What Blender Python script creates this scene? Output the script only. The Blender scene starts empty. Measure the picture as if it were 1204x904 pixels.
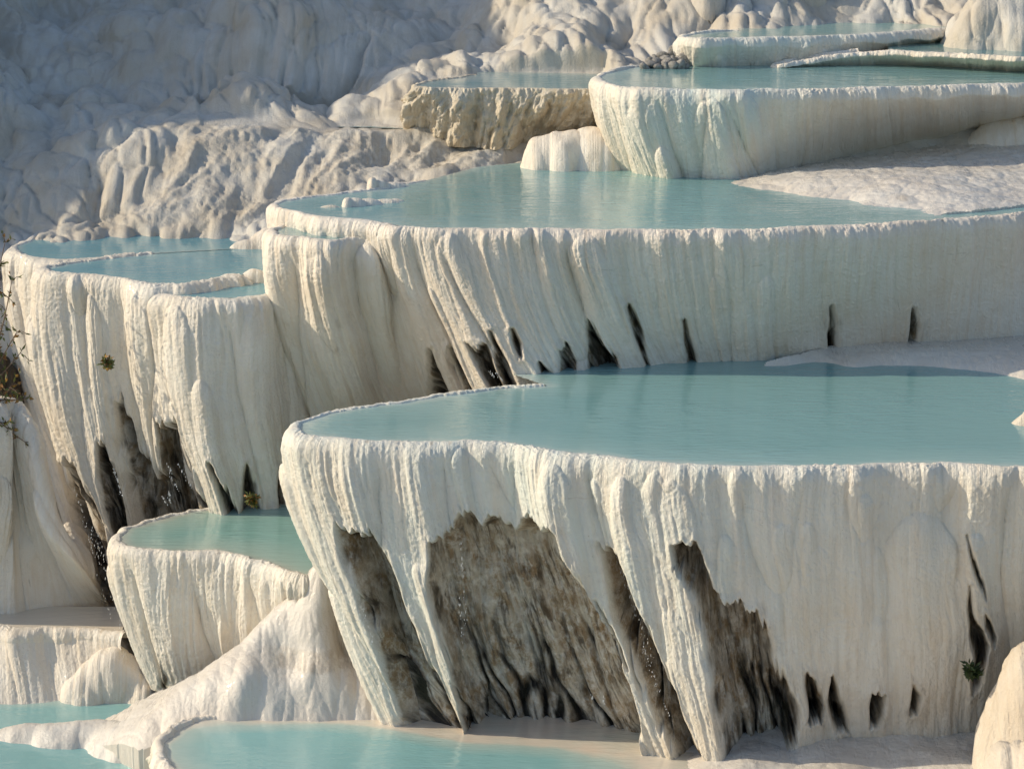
import bpy, math, random
import numpy as np
from mathutils import Vector

scene = bpy.context.scene
COL = scene.collection
rng = np.random.default_rng(7)
random.seed(7)

# ------------------------------------------------------------------ camera maths
PITCH = math.radians(14.0)
HFOV = math.radians(24.0)
CAM_Z = 14.0
FPX = 602.0 / math.tan(HFOV / 2)
SP, CP = math.sin(PITCH), math.cos(PITCH)


def ray(px, py):
    x = (px - 602.0) / FPX
    y = (452.0 - py) / FPX
    return np.array([x, CP + y * SP, -SP + y * CP])


def at(px, py, z):
    """point of the horizontal plane z seen at photo position (px, py)"""
    d = ray(px, py)
    k = (z - CAM_Z) / d[2]
    return np.array([d[0] * k, d[1] * k, z])


def atd(px, py, dist):
    """point at ground distance dist"""
    d = ray(px, py)
    k = dist / d[1]
    return np.array([d[0] * k, dist, CAM_Z + d[2] * k])


def pt(q, z):
    if q[-1] == 'd': return atd(q[0], q[1], q[2])
    return at(q[0], q[1], q[2] if len(q) == 3 else z)


def project(P):
    x, y, z = P[..., 0], P[..., 1], P[..., 2] - CAM_Z
    dep = y * CP - z * SP
    up = y * SP + z * CP
    return 602 + FPX * x / dep, 452 - FPX * up / dep


# ------------------------------------------------------------------ noise
def _h(ix, iy, seed):
    h = (ix.astype(np.int64) * 374761393 + iy.astype(np.int64) * 668265263 + seed * 974634777) & 0xFFFFFFFF
    h = ((h ^ (h >> 13)) * 1274126177) & 0xFFFFFFFF
    h = ((h ^ (h >> 16)) * 2246822519) & 0xFFFFFFFF
    return (h ^ (h >> 15)) & 0xFFFFFFFF


def perlin(x, y, seed=0):
    x, y = np.broadcast_arrays(np.asarray(x, float), np.asarray(y, float))
    ix, iy = np.floor(x), np.floor(y)
    fx, fy = x - ix, y - iy
    u = fx * fx * fx * (fx * (fx * 6 - 15) + 10)
    v = fy * fy * fy * (fy * (fy * 6 - 15) + 10)

    def g(dx, dy):
        a = _h(ix + dx, iy + dy, seed) * (2 * math.pi / 4294967296.0)
        return np.cos(a) * (fx - dx) + np.sin(a) * (fy - dy)
    a = g(0, 0); b = g(1, 0); c = g(0, 1); d = g(1, 1)
    return (a + (b - a) * u + (c - a + (a - b - c + d) * u) * v) * 1.45


def fbm(x, y, seed=0, o=4, gain=.5):
    s, a, f, t = 0, 1.0, 1.0, 0
    for k in range(o):
        s = s + a * perlin(x * f + 17.3 * k, y * f - 9.1 * k, seed + k)
        t += a; a *= gain; f *= 2.03
    return s / t


def worley(x, y, seed=0, jit=.9):
    ix, iy = np.floor(x), np.floor(y)
    f1 = np.full(x.shape, 9.0); f2 = np.full(x.shape, 9.0)
    for dx in (-1, 0, 1):
        for dy in (-1, 0, 1):
            cx, cy = ix + dx, iy + dy
            hx = _h(cx, cy, seed) / 4294967296.0
            hy = _h(cx, cy, seed + 51) / 4294967296.0
            d = (cx + .5 + jit * (hx - .5) - x) ** 2 + (cy + .5 + jit * (hy - .5) - y) ** 2
            m = d < f1
            f2 = np.where(m, f1, np.minimum(f2, d)); f1 = np.where(m, d, f1)
    return np.sqrt(f1), np.sqrt(f2)


def cushions(x, y, seed=0):
    """rounded pillows with sharp creases, 0..1"""
    f1, f2 = worley(x, y, seed)
    return np.sqrt(np.clip(f2 - f1, 0, 1))


def pillows(x, y, seed=0):
    f1, f2 = worley(x, y, seed, 1.0)
    return np.clip(1 - f1 * f1 * 1.25, 0, 1)


def billow(x, y, seed=0):
    return np.sqrt(np.clip(np.abs(perlin(x, y, seed)) * 1.25, 0, 1.2))


def sstep(a, b, x):
    t = np.clip((x - a) / (b - a), 0, 1)
    return t * t * (3 - 2 * t)


# ------------------------------------------------------------------ materials
def nodes_of(name):
    m = bpy.data.materials.new(name); m.use_nodes = True
    nt = m.node_tree
    return m, nt, nt.nodes['Principled BSDF']


def N(nt, t, **kw):
    n = nt.nodes.new(t)
    for k, v in kw.items():
        setattr(n, k, v)
    return n


def attr(nt, name):
    return N(nt, 'ShaderNodeAttribute', attribute_name=name)


def mix(nt, fac, a, b, blend='MIX'):
    n = N(nt, 'ShaderNodeMix', data_type='RGBA', blend_type=blend)
    for s, v in ((n.inputs[0], fac), (n.inputs[6], a), (n.inputs[7], b)):
        if isinstance(v, (int, float)):
            s.default_value = v
        elif isinstance(v, tuple):
            s.default_value = (*v, 1)
        else:
            nt.links.new(v, s)
    return n.outputs[2]


def math_(nt, op, a, b=0.0, clamp=False):
    n = N(nt, 'ShaderNodeMath', operation=op, use_clamp=clamp)
    for s, v in ((n.inputs[0], a), (n.inputs[1], b)):
        if isinstance(v, (int, float)):
            s.default_value = v
        else:
            nt.links.new(v, s)
    return n.outputs[0]


def noise(nt, vec, scale, detail=4, rough=.55, sc=None, dist=0):
    if sc:
        mp = N(nt, 'ShaderNodeMapping'); mp.inputs['Scale'].default_value = sc
        nt.links.new(vec, mp.inputs['Vector']); vec = mp.outputs[0]
    n = N(nt, 'ShaderNodeTexNoise')
    n.inputs['Scale'].default_value = scale
    n.inputs['Detail'].default_value = detail
    n.inputs['Roughness'].default_value = rough
    n.inputs['Distortion'].default_value = dist
    nt.links.new(vec, n.inputs['Vector'])
    return n.outputs['Fac']


def ramp(nt, fac, lo, hi):
    n = N(nt, 'ShaderNodeMapRange')
    n.inputs[1].default_value = lo; n.inputs[2].default_value = hi
    nt.links.new(fac, n.inputs[0])
    return n.outputs[0]


def travertine(name, base=(.80, .755, .67), warm=(.70, .565, .405), aqua=(.56, .70, .68), streak=.55, glit=0.0, grain=1.0, rough=.55, big=.42, groove=1.0):
    m, nt, bs = nodes_of(name)
    uv = attr(nt, 'flow').outputs['Vector']
    pos = N(nt, 'ShaderNodeTexCoord').outputs['Object']
    stain = attr(nt, 'stain').outputs['Fac']
    dark = attr(nt, 'dark').outputs['Fac']
    tint = attr(nt, 'tint').outputs['Fac']
    bigv = big
    big = ramp(nt, noise(nt, pos, .7, 4), .35, .68)
    st1 = ramp(nt, noise(nt, uv, 1, 5, .6, (9, .55, 1)), .48, .72)
    st2 = ramp(nt, noise(nt, uv, 1, 4, .6, (34, 1.1, 1)), .5, .78)
    blot = ramp(nt, noise(nt, pos, 3.2, 6, .65), .5, .8)
    c = mix(nt, math_(nt, 'MULTIPLY', big, bigv), base, warm)
    c = mix(nt, math_(nt, 'MULTIPLY', st1, streak), c, warm)
    c = mix(nt, math_(nt, 'MULTIPLY', st2, streak * .45 * groove), c, tuple(v * .8 for v in warm))
    c = mix(nt, math_(nt, 'MULTIPLY', blot, .35), c, tuple(v * .86 for v in warm))
    an = ramp(nt, noise(nt, uv, 1, 4, .5, (4, .7, 1)), .25, .65)
    c = mix(nt, math_(nt, 'MULTIPLY', tint, an, True), c, aqua)
    # mineral specks
    sp = ramp(nt, noise(nt, pos, 26, 3, .6), .69, .74)
    c = mix(nt, math_(nt, 'MULTIPLY', sp, .5), c, (.30, .24, .16))
    # algae and iron stains, plus painted recess shade, where the curtain is open
    b1 = noise(nt, uv, 1, 6, .68, (5, 1.5, 1), .5)
    b2 = noise(nt, pos, 5.5, 6, .72)
    b3 = noise(nt, uv, 1, 5, .65, (13, 1.9, 1), .4)
    br = mix(nt, ramp(nt, b1, .40, .58), (.34, .235, .13), (.60, .53, .42))
    br = mix(nt, math_(nt, 'MULTIPLY', ramp(nt, b2, .46, .62), .85), br, (.74, .69, .60))
    lg = ramp(nt, noise(nt, pos, 1.6, 4, .6), .36, .6)
    br = mix(nt, math_(nt, 'MULTIPLY', math_(nt, 'MULTIPLY', ramp(nt, b3, .47, .60), .85), lg), br, (.060, .038, .018))
    b4 = noise(nt, uv, 1, 4, .6, (3.0, .5, 1))
    br = mix(nt, math_(nt, 'MULTIPLY', ramp(nt, b4, .58, .68), .7), br, (.66, .64, .57))
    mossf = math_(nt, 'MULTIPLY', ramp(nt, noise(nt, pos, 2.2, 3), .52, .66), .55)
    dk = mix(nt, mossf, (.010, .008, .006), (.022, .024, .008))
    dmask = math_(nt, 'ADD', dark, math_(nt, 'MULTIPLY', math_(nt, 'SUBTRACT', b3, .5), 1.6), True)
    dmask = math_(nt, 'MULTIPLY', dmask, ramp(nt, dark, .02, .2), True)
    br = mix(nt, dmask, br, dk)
    sm = math_(nt, 'ADD', stain, math_(nt, 'MULTIPLY', math_(nt, 'SUBTRACT', b2, .5), .55), True)
    sm = math_(nt, 'MULTIPLY', ramp(nt, sm, .25, .7), ramp(nt, stain, .02, .15), True)
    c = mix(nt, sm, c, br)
    nt.links.new(c, bs.inputs['Base Color'])
    # gloss : wet film in places
    w = ramp(nt, noise(nt, uv, 1, 4, .6, (5, .6, 1)), .45, .65)
    r = math_(nt, 'SUBTRACT', rough, math_(nt, 'MULTIPLY', w, .18))
    nt.links.new(r, bs.inputs['Roughness'])
    bs.inputs['Specular IOR Level'].default_value = .4
    if glit:
        g = ramp(nt, noise(nt, pos, 34, 2, .5), .60, .66)
        gg = math_(nt, 'MULTIPLY', g, ramp(nt, noise(nt, pos, 1.3, 3), .45, .62))
        nt.links.new(math_(nt, 'MULTIPLY', gg, glit), bs.inputs['Coat Weight'])
        bs.inputs['Coat Roughness'].default_value = .12
    # relief
    h1 = noise(nt, pos, 22, 6, .7)
    h2 = noise(nt, uv, 1, 4, .6, (40, 3.0, 1))
    h = math_(nt, 'ADD', math_(nt, 'MULTIPLY', h1, 1.0), math_(nt, 'MULTIPLY', h2, .8 * groove))
    b = N(nt, 'ShaderNodeBump')
    b.inputs['Strength'].default_value = .85 * grain
    b.inputs['Distance'].default_value = .028
    nt.links.new(h, b.inputs['Height'])
    nt.links.new(b.outputs[0], bs.inputs['Normal'])
    return m


def water_mat(name, deep, shallow, shore, ripple=.5, w0=.9):
    m, nt, bs = nodes_of(name)
    pos = N(nt, 'ShaderNodeTexCoord').outputs['Object']
    e = attr(nt, 'edge').outputs['Fac']
    nz = noise(nt, pos, .9, 4, .55, (1, 1, 1))
    e2 = math_(nt, 'ADD', e, math_(nt, 'MULTIPLY', math_(nt, 'SUBTRACT', nz, .5), .5))
    c = mix(nt, ramp(nt, e2, .05, .9), shallow, deep)
    c = mix(nt, ramp(nt, e2, .22, -.05), c, shore)
    nt.links.new(c, bs.inputs['Base Color'])
    bs.inputs['Roughness'].default_value = .03
    bs.inputs['IOR'].default_value = 1.62
    n1 = noise(nt, pos, 1, 3, .5, (2.2, 7.5, 1))
    n2 = noise(nt, pos, 1, 2, .5, (9, 24, 1))
    patch = ramp(nt, noise(nt, pos, .45, 3), .35, .65)
    h = math_(nt, 'ADD', math_(nt, 'MULTIPLY', n1, 1.0), math_(nt, 'MULTIPLY', n2, .35))
    h = math_(nt, 'MULTIPLY', h, math_(nt, 'ADD', math_(nt, 'MULTIPLY', patch, .8), .2))
    b = N(nt, 'ShaderNodeBump')
    b.inputs['Strength'].default_value = ripple
    b.inputs['Distance'].default_value = .032
    nt.links.new(h, b.inputs['Height'])
    nt.links.new(b.outputs[0], bs.inputs['Normal'])
    return m


M_TRAV = travertine('travertine_white')
M_TRAVP = travertine('travertine_rosy', base=(.80, .745, .66), warm=(.70, .55, .40))
M_TRAVG = travertine('travertine_wet_sparkle', base=(.79, .735, .645), glit=1.0)
M_CRUST = travertine('travertine_yellow_crust', base=(.73, .67, .55), warm=(.60, .46, .28), streak=.7, grain=1.6, glit=.5)
M_HILL = travertine('travertine_slope', base=(.58, .56, .51), warm=(.46, .37, .25), streak=.2, grain=1.0, big=.62, groove=.3)
M_CREAM = travertine('travertine_cream_rock', base=(.66, .60, .51), warm=(.52, .42, .30), streak=.5, big=.6, glit=1.0)
M_BANK = travertine('travertine_bank', base=(.67, .635, .575), warm=(.56, .47, .38), streak=.1, grain=.65, glit=.6, rough=.34, groove=.0)
M_DARK = travertine('painted_dark_hollow', base=(.045, .035, .025), warm=(.09, .065, .035), aqua=(.03, .04, .01), grain=2.0)  # near-black colour stands in for the darkness of a rock hollow
M_WATER = water_mat('pool_water', (.20, .37, .37), (.28, .44, .43), (.46, .54, .50), .6)
M_WATERL = water_mat('pool_water_blue', (.14, .325, .375), (.21, .39, .41), (.36, .43, .42), .4)
M_WATERB = water_mat('pool_water_grey', (.14, .28, .29), (.20, .33, .33), (.42, .45, .40), .4)
M_WATERG = water_mat('pool_water_pale', (.24, .42, .38), (.36, .46, .40), (.47, .45, .38), .4)
M_FILM = water_mat('wet_film', (.58, .54, .46), (.62, .56, .47), (.62, .55, .45), .4)
M_WATERS = water_mat('pool_water_shallow', (.24, .45, .45), (.44, .52, .47), (.66, .57, .47), .6)


# ------------------------------------------------------------------ object helpers
def tag(o, label=None, cat=None, group=None, kind=None):
    if label: o['label'] = label
    if cat: o['category'] = cat
    if group: o['group'] = group
    if kind: o['kind'] = kind
    return o


def empty(name, loc):
    o = bpy.data.objects.new(name, None); COL.objects.link(o)
    o.location = tuple(float(v) for v in loc); o.empty_display_size = .3
    return o


def mesh_obj(name, V, F, mat, parent=None, normals=None, attrs=None):
    """V (n,3) world positions, F (m,4) or (m,3); returns ONE mesh object"""
    used, inv = np.unique(F, return_inverse=True)
    F2 = inv.reshape(F.shape)
    off = np.zeros(3)
    if parent is not None:
        off = np.array(parent.location)
    P = (V[used] - off).astype(np.float32)
    me = bpy.data.meshes.new(name)
    k = F.shape[1]
    me.vertices.add(len(used)); me.vertices.foreach_set('co', P.ravel())
    me.loops.add(F2.size); me.loops.foreach_set('vertex_index', F2.ravel().astype(np.int32))
    me.polygons.add(len(F2))
    me.polygons.foreach_set('loop_start', np.arange(0, F2.size, k, dtype=np.int32))
    me.polygons.foreach_set('loop_total', np.full(len(F2), k, dtype=np.int32))
    me.update(calc_edges=True)
    me.polygons.foreach_set('use_smooth', np.ones(len(F2), bool))
    for an, av in (attrs or {}).items():
        if av.ndim == 1:
            a = me.attributes.new(an, 'FLOAT', 'POINT'); a.data.foreach_set('value', av[used].astype(np.float32))
        else:
            a = me.attributes.new(an, 'FLOAT_VECTOR', 'POINT'); a.data.foreach_set('vector', av[used].astype(np.float32).ravel())
    if normals is not None:
        me.normals_split_custom_set_from_vertices(normals[used].astype(np.float32).tolist())
    me.materials.append(mat)
    o = bpy.data.objects.new(name, me); COL.objects.link(o)
    if parent is not None:
        o.parent = parent
    return o


def grid_faces(nr, nc):
    i = np.arange(nr * nc).reshape(nr, nc)
    return np.stack([i[:-1, :-1], i[1:, :-1], i[1:, 1:], i[:-1, 1:]], -1)   # (nr-1, nc-1, 4)


def grid_normals(P):
    a = np.gradient(P, axis=1); b = np.gradient(P, axis=0)
    n = np.cross(b, a)
    l = np.linalg.norm(n, axis=-1, keepdims=True)
    return n / np.maximum(l, 1e-9)


def poly_sd(px, py, poly):
    """signed distance, positive inside"""
    poly = np.asarray(poly, float)
    x, y = px.ravel(), py.ravel()
    best = np.full(x.shape, 1e9); inside = np.zeros(x.shape, bool)
    n = len(poly)
    for i in range(n):
        ax, ay = poly[i]; bx, by = poly[(i + 1) % n]
        ex, ey = bx - ax, by - ay
        t = np.clip(((x - ax) * ex + (y - ay) * ey) / (ex * ex + ey * ey + 1e-12), 0, 1)
        d = (x - ax - t * ex) ** 2 + (y - ay - t * ey) ** 2
        best = np.minimum(best, d)
        c = ((ay > y) != (by > y))
        with np.errstate(divide='ignore', invalid='ignore'):
            xx = ex * (y - ay) / (ey if ey != 0 else 1e-12) + ax
        inside ^= (c & (x < xx))
    return (np.sqrt(best) * np.where(inside, 1, -1)).reshape(px.shape)


def hermite(knots, vals, q):
    """monotone-ish smooth interpolation of vals (n,d) at q"""
    knots = np.asarray(knots, float); vals = np.asarray(vals, float)
    h = np.diff(knots)[:, None]; d = np.diff(vals, axis=0) / h
    m = np.zeros_like(vals)
    m[1:-1] = (d[:-1] * h[1:] + d[1:] * h[:-1]) / (h[:-1] + h[1:])
    m[0] = d[0]; m[-1] = d[-1]
    i = np.clip(np.searchsorted(knots, q) - 1, 0, len(knots) - 2)
    H = h[i]; t = ((q - knots[i])[:, None]) / H
    return ((2 * t**3 - 3 * t**2 + 1) * vals[i] + (t**3 - 2 * t**2 + t) * H * m[i]
            + (-2 * t**3 + 3 * t**2) * vals[i + 1] + (t**3 - t**2) * H * m[i + 1])


def smooth1(a, sig):
    if sig < .5: return a
    r = int(sig * 3); k = np.exp(-.5 * (np.arange(-r, r + 1) / sig) ** 2); k /= k.sum()
    out = np.empty_like(a)
    for j in range(a.shape[1]):
        out[:, j] = np.convolve(np.pad(a[:, j], r, mode='edge'), k, 'valid')
    return out


RIMS = {}


def terrace(key, label, rim, base, zr, zb, name='travertine_terrace', cat='terrace', group='white travertine terraces', mat=None,
            holes=(), hole_depth=.55, amp=((0, 1.0),), p=1.5, lip=(.16, .24), res=.016, rowres=.018,
            seed=1, tint=((0, .0),), lobes=(), nlobes=2.2, crest=.016, rough=.0, fringe=1.0, basestain=0.0, warp=.14, finecut=1.0, grow=0.0, inner=0.0):
    mat = mat or M_TRAV
    Rk = np.array([pt(q, zr) for q in rim])
    Bk = np.array([pt(q, zb) for q in base])
    ch = np.r_[0, np.cumsum(np.maximum(np.linalg.norm(np.diff(Rk[:, :2], axis=0), axis=1), .05))]
    q = np.linspace(0, ch[-1], 3000)
    R = hermite(ch, Rk, q); B = hermite(ch, Bk, q)
    lr = np.linalg.norm(np.diff(R[:, :2], axis=0), axis=1); lb = np.linalg.norm(np.diff(B[:, :2], axis=0), axis=1)
    arc = np.r_[0, np.cumsum(np.maximum(lr, .75 * lb))]
    nc = int(arc[-1] / res) + 2
    ua = np.linspace(0, arc[-1], nc)
    R = np.stack([np.interp(ua, arc, R[:, j]) for j in range(3)], 1)
    B = np.stack([np.interp(ua, arc, B[:, j]) for j in range(3)], 1)
    Rs = smooth1(R, .10 / res)
    T = np.gradient(Rs[:, :2], axis=0); T = smooth1(T, .30 / res)
    T /= np.maximum(np.linalg.norm(T, axis=1, keepdims=True), 1e-9)
    Nn = np.stack([T[:, 1], -T[:, 0]], 1)
    # wavy crest
    wob = .085 * perlin(ua / .95, seed * 3.3, seed) + .04 * perlin(ua / .33, seed * 1.7, seed + 1) + .014 * perlin(ua / .09, 0, seed + 2)
    Rs[:, :2] += Nn * wob[:, None]
    Rs[:, 2] += .035 * np.clip(perlin(ua / 1.1, 5.5, seed + 76), 0, 1) + .008 * perlin(ua / .5, .3, seed + 3) + .007 * perlin(ua / .11, .7, seed + 4)
    RIMS[key] = Rs.copy()
    H = Rs[:, 2] - B[:, 2]
    lr_, lv_ = lip
    lipr = lr_ * np.clip(1 + .75 * perlin(ua / .8, 1.3, seed + 5), .4, 1.8) ; lipv = lv_ * (1 + .4 * perlin(ua / .6, 2.3, seed + 6))
    lipv = np.minimum(lipv, H * .6)
    prof = [(-.17, -.16), (-.10, -.07), (-.075, -.02), (-.055, .012), (-.035, .03), (-.015, .035)]
    rows_xy, rows_z, rows_v = [], [], []
    for o_, z_ in prof:
        rows_xy.append(Rs[:, :2] + Nn * o_); rows_z.append(Rs[:, 2] + (z_ if z_ < 0 else z_ * crest / .035)); rows_v.append(np.zeros(nc) + min(0, z_))
    nl = max(8, int((lr_ + lv_) / rowres * .8))
    for th in np.linspace(0, math.pi / 2, nl):
        rows_xy.append(Rs[:, :2] + Nn * (lipr * math.sin(th))[:, None])
        rows_z.append(Rs[:, 2] + crest * math.cos(th) - lipv * (1 - math.cos(th))); rows_v.append(lipv * (1 - math.cos(th)))
    n_lip = len(prof) + max(3, int(nl * .62))
    nr = max(6, int((H.max()) / rowres))
    E0 = Rs[:, :2] + Nn * lipr[:, None]
    for f in np.linspace(0, 1, nr + 1)[1:]:
        rows_xy.append(E0 + (B[:, :2] - E0) * f ** p)
        rows_v.append(lipv + (H - lipv) * f); rows_z.append(Rs[:, 2] - rows_v[-1])
    XY = np.stack(rows_xy); Z = np.stack(rows_z); V = np.stack(rows_v)
    P = np.dstack([XY, Z[..., None]])
    U = np.broadcast_to(ua, V.shape)
    PX, PY = project(P)
    PXr = project(Rs)[0]
    A = np.interp(PXr, [a[0] for a in amp], [a[1] for a in amp])[None, :]
    TI = np.interp(PXr, [a[0] for a in tint], [a[1] for a in tint])[None, :]
    Vp = np.maximum(V, 0)
    # ---- flow relief
    uw = U + warp * perlin(U * .9, Vp * .40, seed + 10) + .035 * perlin(U * 4, Vp * 1.3, seed + 11)
    w = sstep(0.0, .45, Vp)
    md = np.clip(.55 + .9 * perlin(U * .55, Vp * .3, seed + 40), .15, 1.2)
    md2 = np.clip(.55 + .9 * perlin(U * .8 + 5, Vp * .5, seed + 41), .1, 1.2)
    D = .24 * (billow(uw / 1.15, Vp * .16 + 3, seed + 12) - .5) * sstep(0, .8, Vp)
    D += .068 * (billow(uw / .40, Vp * .24, seed + 13) - .5) * w * md
    D += .038 * (billow(uw / .15, Vp * .36, seed + 14) - .5) * (.2 + .8 * w) * md2
    D += .017 * (billow(uw / .06, Vp * .7, seed + 15) - .5) * (.3 + .7 * w) * finecut * md
    r2 = np.random.default_rng(seed * 101 + 5)
    allL = list(lobes)
    Hm = float(np.median(H))
    for _ in range(int(nlobes * arc[-1])):
        wd = r2.uniform(.05, .20)
        allL.append((r2.uniform(0, arc[-1]), r2.uniform(-.35, .12) if r2.random() < .6 else r2.uniform(.1, max(.12, .6 * Hm)), wd, wd * r2.uniform(.2, .6), 99, 'u'))
    L = np.zeros_like(D)
    for lb_ in allL:
        u0, v0, wd, am, v1 = lb_[:5]
        if len(lb_) < 6:                       # placed by photo position of head
            j = int(np.argmin((PX - u0) ** 2 + (PY - v0) ** 2)); rj, cj = divmod(j, nc)
            dv = v1 / 1.0
            v1 = 99 if v1 >= 99 else V[rj, cj] + v1
            u0, v0 = ua[cj], V[rj, cj]
        sel = np.where(np.abs(ua - u0) < wd * 2.2 + .12)[0]
        if len(sel) < 2: continue
        sl = slice(sel[0], sel[-1] + 1)
        v = Vp[:, sl]; uu = uw[:, sl] - (uw[0, sl] - U[0, sl]) + .05 * perlin(v * .9, u0, seed + 31)
        ww = wd * (1 + .25 * perlin(v * .8 + u0, 3.1, seed + 30))
        x = (uu - u0) / ww
        yy = np.clip(1 - (v - v0) / (wd * 2.2), 0, 1)
        c = np.sqrt(np.clip(1 - x * x - yy * yy, 0, 1)) * (v > v0)
        hd = 1.0
        tl = 1 - sstep(v1 - .12, v1, v)
        fall = .45 + .55 * np.exp(-np.maximum(v - v0 - .2, 0) / 1.6)
        L[:, sl] = np.maximum(L[:, sl], am * c * hd * tl * fall)
    D = D * A + L * np.sqrt(A)
    D += .012 * fbm(U * 9, Vp * 6, seed + 16, 3) * (.3 + .7 * w) + .009 * fbm(U * 24, Vp * 17, seed + 17, 2) + .012 * fbm(U * 13, V * 9, seed + 52, 3) * np.exp(-(Vp / .35) ** 2)
    D += .009 * (billow(uw * 2.2, Vp * 11 + 2 * perlin(U * 1.5, Vp, seed + 73), seed + 74) - .5) * sstep(-.1, .4, fbm(U * .7, Vp * .9, seed + 75, 2)) * w
    if rough:
        q_ = .5 * fbm(U * 1.6, Vp * 1.6, seed + 50, 3)
        D += rough * (pillows(U * 2.9 + q_, Vp * .95 + q_ * 1.5, seed + 18) - .4) * w
        D += rough * .5 * (pillows(U * 6.5 + q_, Vp * 2.2 - q_, seed + 19) - .4) * w
        D += rough * .25 * fbm(U * 9, Vp * 7, seed + 51, 3)
    # rim grain: knobbly crust along the crest
    cr = np.exp(-((Vp) / .10) ** 2)
    lump = .024 * fbm(U * 14, V * 10 + np.arange(len(V))[:, None] * .3, seed + 20, 3)
    # ---- open hollows with the stained rock behind
    hid = np.full(V.shape, -1); best = np.full(V.shape, -9.0)
    jx = 5 * perlin(U * 3.2, Vp * 1.8, seed + 21) * fringe
    jy = (9 * perlin(U * 5.5, Vp * .5, seed + 22) + 6 * perlin(U * 15, Vp * .8, seed + 23) + 5 * perlin(U * 24, Vp * 1.2, seed + 68)) * fringe
    mpp = (P[..., 1] / FPX)
    for k, hp in enumerate(holes):
        hp = np.asarray(hp, float)
        small = min(1.0, (hp[:, 0].max() - hp[:, 0].min()) / 45.0)
        small = max(small, .55)
        m_ = (PX > hp[:, 0].min() - 40) & (PX < hp[:, 0].max() + 40) & (PY > hp[:, 1].min() - 40) & (PY < hp[:, 1].max() + 40)
        if not m_.any(): continue
        sd = poly_sd(PX[m_] + jx[m_] * (.2 + .8 * small), PY[m_] + jy[m_] * (.25 + .75 * small), hp) * mpp[m_] + grow
        b = best[m_]; up = sd > b
        b[up] = sd[up]; best[m_] = b
        h_ = hid[m_]; h_[(sd > 0.0) & up] = k; hid[m_] = h_
    inn = sstep(-.035, .085, best)
    dep = hole_depth * (.45 + .55 * sstep(0.0, .22, best))
    frh = np.clip(Vp / np.maximum(H, .1)[None, :], 0, 1)
    pil = billow(uw / .27 + .4 * perlin(U * 2, Vp * 1.5, seed + 70), Vp * .35, seed + 69)
    pilw = sstep(.45, .85, frh + .12 * perlin(U * 2.5, .4, seed + 71))
    Din = -dep + .34 * (pil - .45) * pilw + .03 * (cushions(U * 4.5 + .3 * perlin(U * 3, Vp * 3, seed), Vp * 3.6, seed + 72) - .4) + .16 * (billow(uw / .42, Vp * .2, seed + 24) - .5) + .08 * (billow(uw / .15, Vp * .35, seed + 25) - .5) + .10 * fbm(U * 3.2, Vp * 1.8, seed + 26, 5, .6)
    lipfr = .022 * np.exp(-((best + .05) / .05) ** 2)             # curled edge of the curtain
    D = D * (1 - inn) + Din * inn * 1.0 + lipfr * (1 - inn)
    # ---- apply along outward normal
    P[..., 0] += Nn[:, 0][None] * D; P[..., 1] += Nn[:, 1][None] * D
    P[..., 2] += lump * cr * np.clip(.7 + 1.2 * perlin(U / .7, 4.4, seed + 66), .15, 1.6)
    # ---- attributes
    stain = sstep(-.10, .05, best) * (.35 + .65 * sstep(-.02, .04, best))
    stain = np.maximum(stain, .34 * sstep(-.45, -.02, best + .12 * fbm(U * 5, Vp * 1.2, seed + 27, 3)))
    fr = np.clip(Vp / np.maximum(H, .1)[None, :], 0, 1)
    seam = np.exp(-(perlin(uw * 2.1, Vp * .22, seed + 60) / .035) ** 2) * sstep(.15, .5, fr) * sstep(.0, .35, fbm(U * .9, Vp * 1.2, seed + 61, 3))
    seam2 = np.exp(-((Vp - .62 - .10 * perlin(U * 1.7, 0, seed + 62)) / .02) ** 2) * sstep(.05, .3, fbm(U * 1.5, Vp * 2, seed + 63, 3))
    stain = np.maximum(stain, .52 * np.maximum(seam, .8 * seam2))
    stain = np.maximum(stain, .55 * np.exp(-((V - .01) / .035) ** 2) * sstep(.05, .45, fbm(U * 7, V * 9, seed + 64, 3)) * sstep(-.2, .3, perlin(U * .6, 3.3, seed + 65)))
    stain = np.maximum(stain, basestain * sstep(.6, 1.0, fr + .25 * perlin(U * 5, Vp, seed + 28)))
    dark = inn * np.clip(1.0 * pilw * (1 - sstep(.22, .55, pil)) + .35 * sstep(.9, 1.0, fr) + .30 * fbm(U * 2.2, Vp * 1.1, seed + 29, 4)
                         + .6 * np.exp(-best / .10) * np.clip(.6 + fbm(U * 3, Vp * 1.5, seed + 67, 3) * 1.2, 0, 1) + inner, 0, 1)  # black algae and painted recess shade, darkest in the gaps between pillars
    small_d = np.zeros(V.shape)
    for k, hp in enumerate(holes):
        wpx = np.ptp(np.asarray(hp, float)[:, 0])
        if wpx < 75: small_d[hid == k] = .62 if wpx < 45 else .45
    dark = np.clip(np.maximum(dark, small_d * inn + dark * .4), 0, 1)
    tint_v = np.clip(TI * (1 - .75 * sstep(.25, .95, fr)), 0, 1)  # aqua of the drips, raised to paint cool shade into front and upper walls
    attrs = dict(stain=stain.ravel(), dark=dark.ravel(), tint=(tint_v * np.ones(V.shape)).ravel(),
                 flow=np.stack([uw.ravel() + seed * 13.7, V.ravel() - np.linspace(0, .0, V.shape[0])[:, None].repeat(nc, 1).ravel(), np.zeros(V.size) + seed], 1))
    nrm = grid_normals(P)
    F = grid_faces(*V.shape)
    Pf = P.reshape(-1, 3); Nf = nrm.reshape(-1, 3)
    mid = len(Rs) // 2
    root = empty(name, (B[mid, 0], B[mid, 1], B[mid, 2]))
    tag(root, label, cat, group)
    mesh_obj('rim', Pf, F[:n_lip].reshape(-1, 4), mat, root, Nf, attrs)
    FF = F[n_lip:]; fh = hid[n_lip:-1, :-1]
    rest = fh < 0
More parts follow.
